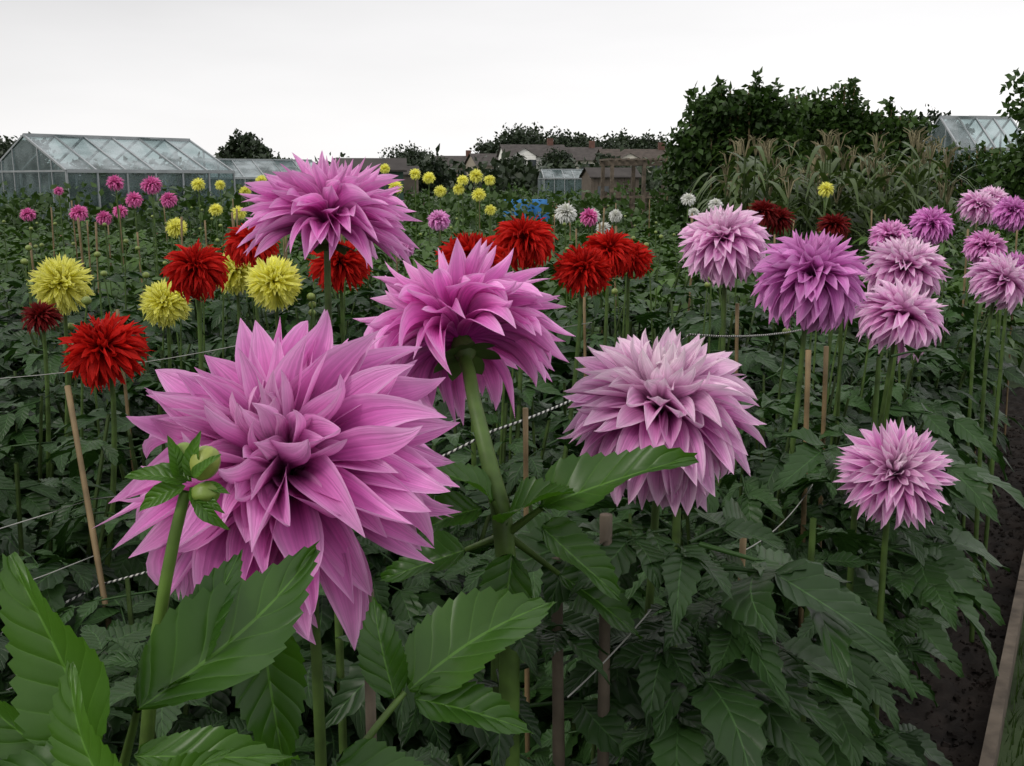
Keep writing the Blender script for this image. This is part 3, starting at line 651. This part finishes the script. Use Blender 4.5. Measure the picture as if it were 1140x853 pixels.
for k in range(110):
    y=r.uniform(8.3,10.8);x=r.uniform(.20,.41)*y;h=r.uniform(1.25,1.72)
    tube(A,[(x,y,0),(x,y,h)],[.012,.006],5,(.5,.5,.5));z=.3;a=r.uniform(0,3)
    while z<h-.05:blade(A,(x,y,z),a+r.uniform(-.3,.3),r.uniform(.45,.65),.03,r);a+=math.pi+r.uniform(-.3,.3);z+=.12
    if r.random()<.75:
        for q in range(7):
            aa=r.uniform(0,6.28);tube(TA,[(x,y,h-.02),(x+.04*math.cos(aa),y+.04*math.sin(aa),h+.12),(x+.09*math.cos(aa),y+.09*math.sin(aa),h+.15)],[.004,.004,.002],4)
cornE=empty('sweetcorn_patch');obj('stalks_and_leaves',A.mesh('corn',M_corn),cornE)
M_tass=simple('corn_tassel',(.16,.14,.08),.9,20,.3);obj('tassels',TA.mesh('tassels',M_tass),cornE)
# ------------------------------------------------------------------ greenhouses
def greenhouse(x,y,rz,L,hw,eave,ridge,bays):
    e=empty('greenhouse',(x,y,0),rz);Fm=Acc();G=Acc();GR=Acc();B=Acc()
    b0=.35
    for sy in(-1,1):
        beam(Fm,(0,sy*hw,eave),(L,sy*hw,eave),.07);beam(Fm,(0,sy*hw,b0),(L,sy*hw,b0),.05)
        for i in range(bays+1):
            xx=L*i/bays;beam(Fm,(xx,sy*hw,b0),(xx,sy*hw,eave),.04);beam(Fm,(xx,sy*hw,eave),(xx,0,ridge),.04)
        G.add([(0,sy*hw*.995,b0),(L,sy*hw*.995,b0),(L,sy*hw*.995,eave),(0,sy*hw*.995,eave)],[(0,1,2,3)])
        GR.add([(0,sy*hw,eave-.01),(L,sy*hw,eave-.01),(L,0,ridge-.01),(0,0,ridge-.01)],[(0,1,2,3)])
        for i in range(1,bays,3):
            xa=L*i/bays;xb=L*(i+1)/bays;GR.add([(xa,sy*.02,ridge+.03),(xb,sy*.02,ridge+.03),(xb,sy*.5,ridge+.0),(xa,sy*.5,ridge+.0)],[(0,1,2,3)])
            beam(Fm,(xa,sy*.5,ridge),(xb,sy*.5,ridge),.03)
    beam(Fm,(0,0,ridge),(L,0,ridge),.08)
    for xx in(0,L):
        for sy in(-1,1):
            beam(Fm,(xx,sy*hw,b0),(xx,sy*hw*.3,b0),.05)
            for k in(.33,.66):beam(Fm,(xx,sy*hw*k,b0),(xx,sy*hw*k,eave+(ridge-eave)*(1-k)),.035)
        beam(Fm,(xx,-hw,eave),(xx,hw,eave),.04)
        xo=.005 if xx==0 else L-.005
        G.add([(xo,-hw,b0),(xo,hw,b0),(xo,hw,eave),(xo,-hw,eave)],[(0,1,2,3)]);G.add([(xo,-hw,eave),(xo,hw,eave),(xo,.01,ridge),(xo,-.01,ridge)],[(0,1,2,3)])
    for sy in(-1,1):box(B,(L/2,sy*hw,b0/2),(L,.12,b0-.03),(.9,.5,.35))
    for xx in (0,L):box(B,(xx,0,b0/2),(.12,hw*2-.13,b0-.03),(.9,.5,.35))
    obj('frame',Fm.mesh('gh_frame',M_alu,False),e);obj('side_glass',G.mesh('gh_glass',M_glass,False),e);obj('roof_glass',GR.mesh('gh_roof',M_glassroof,False),e);obj('base_wall',B.mesh('gh_base',M_paint,False),e)
    return e
g1=greenhouse(-10.2,22.5,math.atan2(.75,.66),3.9,1.75,1.62,2.36,6)
g2=greenhouse(-11.6,38.5,math.atan2(.5,.85),4.6,1.6,1.5,2.16,6)
g3=greenhouse(10.3,26.0,.12,1.8,1.0,2.15,2.92,4)
g4=greenhouse(1.5,55,.1,2.6,1.2,1.5,1.95,5)
A=Acc();ca=math.atan2(.75,.66)
bl=[]
for k in range(14):
    l=rnd.uniform(.4,3.5);w=rnd.uniform(-1.2,1.2);bl.append((-10.2+l*math.cos(ca)-w*math.sin(ca),22.5+l*math.sin(ca)+w*math.cos(ca),rnd.uniform(.5,1.35),.4,.4,.45))
cloud(A,bl,5500,.12,90,.3);obj('tomato_plants',A.mesh('tomato_plants',M_hedge))
# ------------------------------------------------------------------ sheds
def shed(name,x,y,w,dp,h,rh,rz,col,rc=(.8,.8,.8)):
    e=empty(name,(x,y,0),rz);A=Acc();n=int(w/.16)
    for i in range(n):
        xx=-w/2+w*(i+.5)/n;box(A,(xx,-dp/2,h/2),(w/n*.93,.03,h),col);box(A,(xx,dp/2,h/2),(w/n*.93,.03,h),col)
    box(A,(-w/2+.02,0,h/2),(.03,dp-.05,h),col);box(A,(w/2-.02,0,h/2),(.03,dp-.05,h),col)
    for sx in(-1,1):A.add([(sx*(w/2-.02),-dp/2,h),(sx*(w/2-.02),dp/2,h),(sx*(w/2-.02),.01,h+rh),(sx*(w/2-.02),-.01,h+rh)],[(0,1,2,3)],None,col)
    obj('walls',A.mesh('shed_walls',M_paint,False),e)
    R=Acc()
    for sy in(-1,1):R.add([(-w/2-.1,sy*(dp/2+.12),h-.03),(w/2+.1,sy*(dp/2+.12),h-.03),(w/2+.1,0,h+rh+.03),(-w/2-.1,0,h+rh+.03),(-w/2-.1,sy*(dp/2+.12),h-.08),(w/2+.1,sy*(dp/2+.12),h-.08)],[(0,1,2,3),(0,1,5,4)],None,rc)
    obj('roof',R.mesh('shed_roof',M_roof,False),e)
    Dd=Acc();box(Dd,(w*.2,-dp/2-.03,h*.45),(.7,.03,h*.85),tuple(c*.6 for c in col));box(Dd,(-w*.25,-dp/2-.03,h*.6),(.5,.03,.4),(.2,.22,.24));obj('door_and_window',Dd.mesh('shed_door',M_paint,False),e)
shed('garden_shed',-4.1,31,1.9,1.6,1.75,.28,.1,(.08,.16,.12))
shed('garden_shed',-8.3,50,1.8,1.6,1.8,.3,-.2,(.25,.18,.14))
shed('garden_shed',-4.9,46,1.6,1.4,1.7,.3,.2,(.3,.25,.2))
shed('garden_shed',4.4,48,2.2,1.6,1.6,.35,.2,(.25,.2,.16))
e=empty('timber_pergola',(2.6,22,0),.1);A=Acc()
for xx in(-.65,0,.65):
    for yy in(-.5,.5):beam(A,(xx,yy,0),(xx,yy,1.75),.07)
for yy in(-.5,.5):beam(A,(-.72,yy,1.78),(.72,yy,1.78),.05,.1);beam(A,(-.65,yy,1.1),(.65,yy,1.1),.04)
for k in range(9):beam(A,(-.68+k*.17,-.62,1.85),(-.68+k*.17,.62,1.85),.05,.04)
for k in range(5):box(A,(-.6+k*.3,.54,.6),(.12,.02,1.2))
obj('timbers',A.mesh('pergola',M_wood,False),e)
for bx,by in((.12,20),(.42,20.2)):
    A=Acc();tube(A,[(0,0,0),(0,0,.05),(0,0,.5),(0,0,.95),(0,0,1.08),(0,0,1.085)],[.26,.28,.31,.28,.27,.01],18,(.08,.4,1.0));obj('blue_water_barrel',A.mesh('barrel',M_paint),None,(bx,by,0))
# ------------------------------------------------------------------ houses
def house(x,y,w,dp,h,rh,rz,wall=(1,1,1),roof=(1,1,1),gable=False):
    e=empty('semi_detached_house',(x,y,0),rz);A=Acc();box(A,(0,0,h/2),(w,dp,h),wall)
    for sx in(-1,1):A.add([(sx*w/2,-dp/2,h),(sx*w/2,dp/2,h),(sx*w/2,.01,h+rh),(sx*w/2,-.01,h+rh)],[(0,1,2,3)],None,wall)
    if gable:A.add([(-w*.38,-dp/2-.6,h),(-w*.02,-dp/2-.6,h),(-w*.2,-dp/2-.6,h+rh*.6),(-w*.2,-dp/2-.6,h+rh*.6)],[(0,1,2,3)],None,wall);box(A,(-w*.2,-dp/2-.3,h/2-.01),(w*.36,.6,h-.02),wall)
    obj('walls',A.mesh('house_walls',M_white,False),e);R=Acc()
    for sy in(-1,1):R.add([(-w/2-.3,sy*(dp/2+.4),h-.15),(w/2+.3,sy*(dp/2+.4),h-.15),(w/2+.3,0,h+rh+.05),(-w/2-.3,0,h+rh+.05)],[(0,1,2,3)],None,roof)
    if gable:
        for sx in(-1,1):R.add([(-w*.2+sx*w*.2,-dp/2-.8,h-.1),(-w*.2,-dp/2-.8,h+rh*.62),(-w*.2,-.5,h+rh*.62),(-w*.2+sx*w*.2,-1,h-.1)],[(0,1,2,3)],None,roof)
    box(R,(w*.3,0,h+rh+.3),(.8,.6,1.2),(2.0,1.2,1.0));obj('roof',R.mesh('house_roof',M_roof,False),e)
    Wn=Acc()
    for zz in(1.4,h-1.1):
        for k in(-.32,-.08,.16,.36):box(Wn,(w*k,-dp/2-.62 if (gable and k<0) else -dp/2-.02,zz),(w*.13,.06,1.0),(.12,.14,.16))
    obj('windows',Wn.mesh('house_windows',M_paint,False),e)
house(2.8,150,8.5,7,4.7,1.5,.15,wall=(1.1,1.1,1.1),gable=True);house(9.5,152,6,7,4.2,1.7,-.2,wall=(.8,.78,.72))
house(-3.2,160,6,7,3.6,1.6,.3,wall=(.4,.35,.3));house(16.5,140,10,7,3.8,1.5,.1,roof=(1.1,1,.9),gable=True,wall=(.8,.76,.7));house(-9,170,7,7,3.5,1.6,.1,wall=(.4,.3,.26))
# ------------------------------------------------------------------ world, sun, camera
w=D.worlds.new("World");SC.world=w;w.use_nodes=True;nt=w.node_tree;nt.nodes.clear();ls=nt.links
out=N(nt,'ShaderNodeOutputWorld');bg=N(nt,'ShaderNodeBackground');bg.inputs[1].default_value=.1
sky=N(nt,'ShaderNodeTexSky');sky.sky_type='NISHITA';sky.sun_disc=False
SE,SR=math.radians(42),math.radians(-128)
sky.sun_elevation=SE;sky.sun_rotation=SR
tc=N(nt,'ShaderNodeTexCoord');mp=N(nt,'ShaderNodeMapping');mp.inputs['Scale'].default_value=(1,1,5);ls.new(tc.outputs['Generated'],mp.inputs[0])
nz=N(nt,'ShaderNodeTexNoise');nz.inputs['Scale'].default_value=2.2;nz.inputs['Detail'].default_value=5;ls.new(mp.outputs[0],nz.inputs[0])
sx=N(nt,'ShaderNodeSeparateXYZ');ls.new(tc.outputs['Generated'],sx.inputs[0])
zr=N(nt,'ShaderNodeMapRange');zr.inputs[1].default_value=0;zr.inputs[2].default_value=.24;zr.inputs[3].default_value=11.4;zr.inputs[4].default_value=8.0;ls.new(sx.outputs[2],zr.inputs[0])
# overcast skies are brighter toward the zenith
zz=N(nt,'ShaderNodeMapRange');zz.inputs[1].default_value=.25;zz.inputs[2].default_value=.8;zz.inputs[3].default_value=0;zz.inputs[4].default_value=5.0;ls.new(sx.outputs[2],zz.inputs[0])
xr=mathn(nt,'MULTIPLY',sx.outputs[0],2.4)
v=mathn(nt,'ADD',mathn(nt,'ADD',zr.outputs[0],zz.outputs[0]),mathn(nt,'MULTIPLY',mathn(nt,'SUBTRACT',nz.outputs[0],.5),2.6));v=mathn(nt,'ADD',v,xr)
cc=N(nt,'ShaderNodeCombineColor')
ls.new(mathn(nt,'MULTIPLY',v,1.0),cc.inputs[0]);ls.new(mathn(nt,'MULTIPLY',v,.985),cc.inputs[1]);ls.new(mathn(nt,'MULTIPLY',v,.985),cc.inputs[2])
ls.new(mixc(nt,.94,sky.outputs[0],cc.outputs[0]),bg.inputs[0]);ls.new(bg.outputs[0],out.inputs[0])
sl=D.lights.new('sun','SUN');sl.energy=1.5;sl.angle=math.radians(16);sl.color=(1,.95,.87);so=obj('sun',sl)
dirv=Vector((math.sin(SR)*math.cos(SE),math.cos(SR)*math.cos(SE),math.sin(SE)))
so.rotation_euler=dirv.to_track_quat('Z','Y').to_euler()
cam=D.cameras.new('camera');cam.lens=36.9;cam.sensor_width=36;cam.clip_start=.02;cam.clip_end=2000
co=obj('camera',cam,None,(0,0,CAMH),(math.radians(90-10.97),0,0));SC.camera=co
SC.view_settings.view_transform='Standard';SC.view_settings.look='None';SC.view_settings.exposure=0
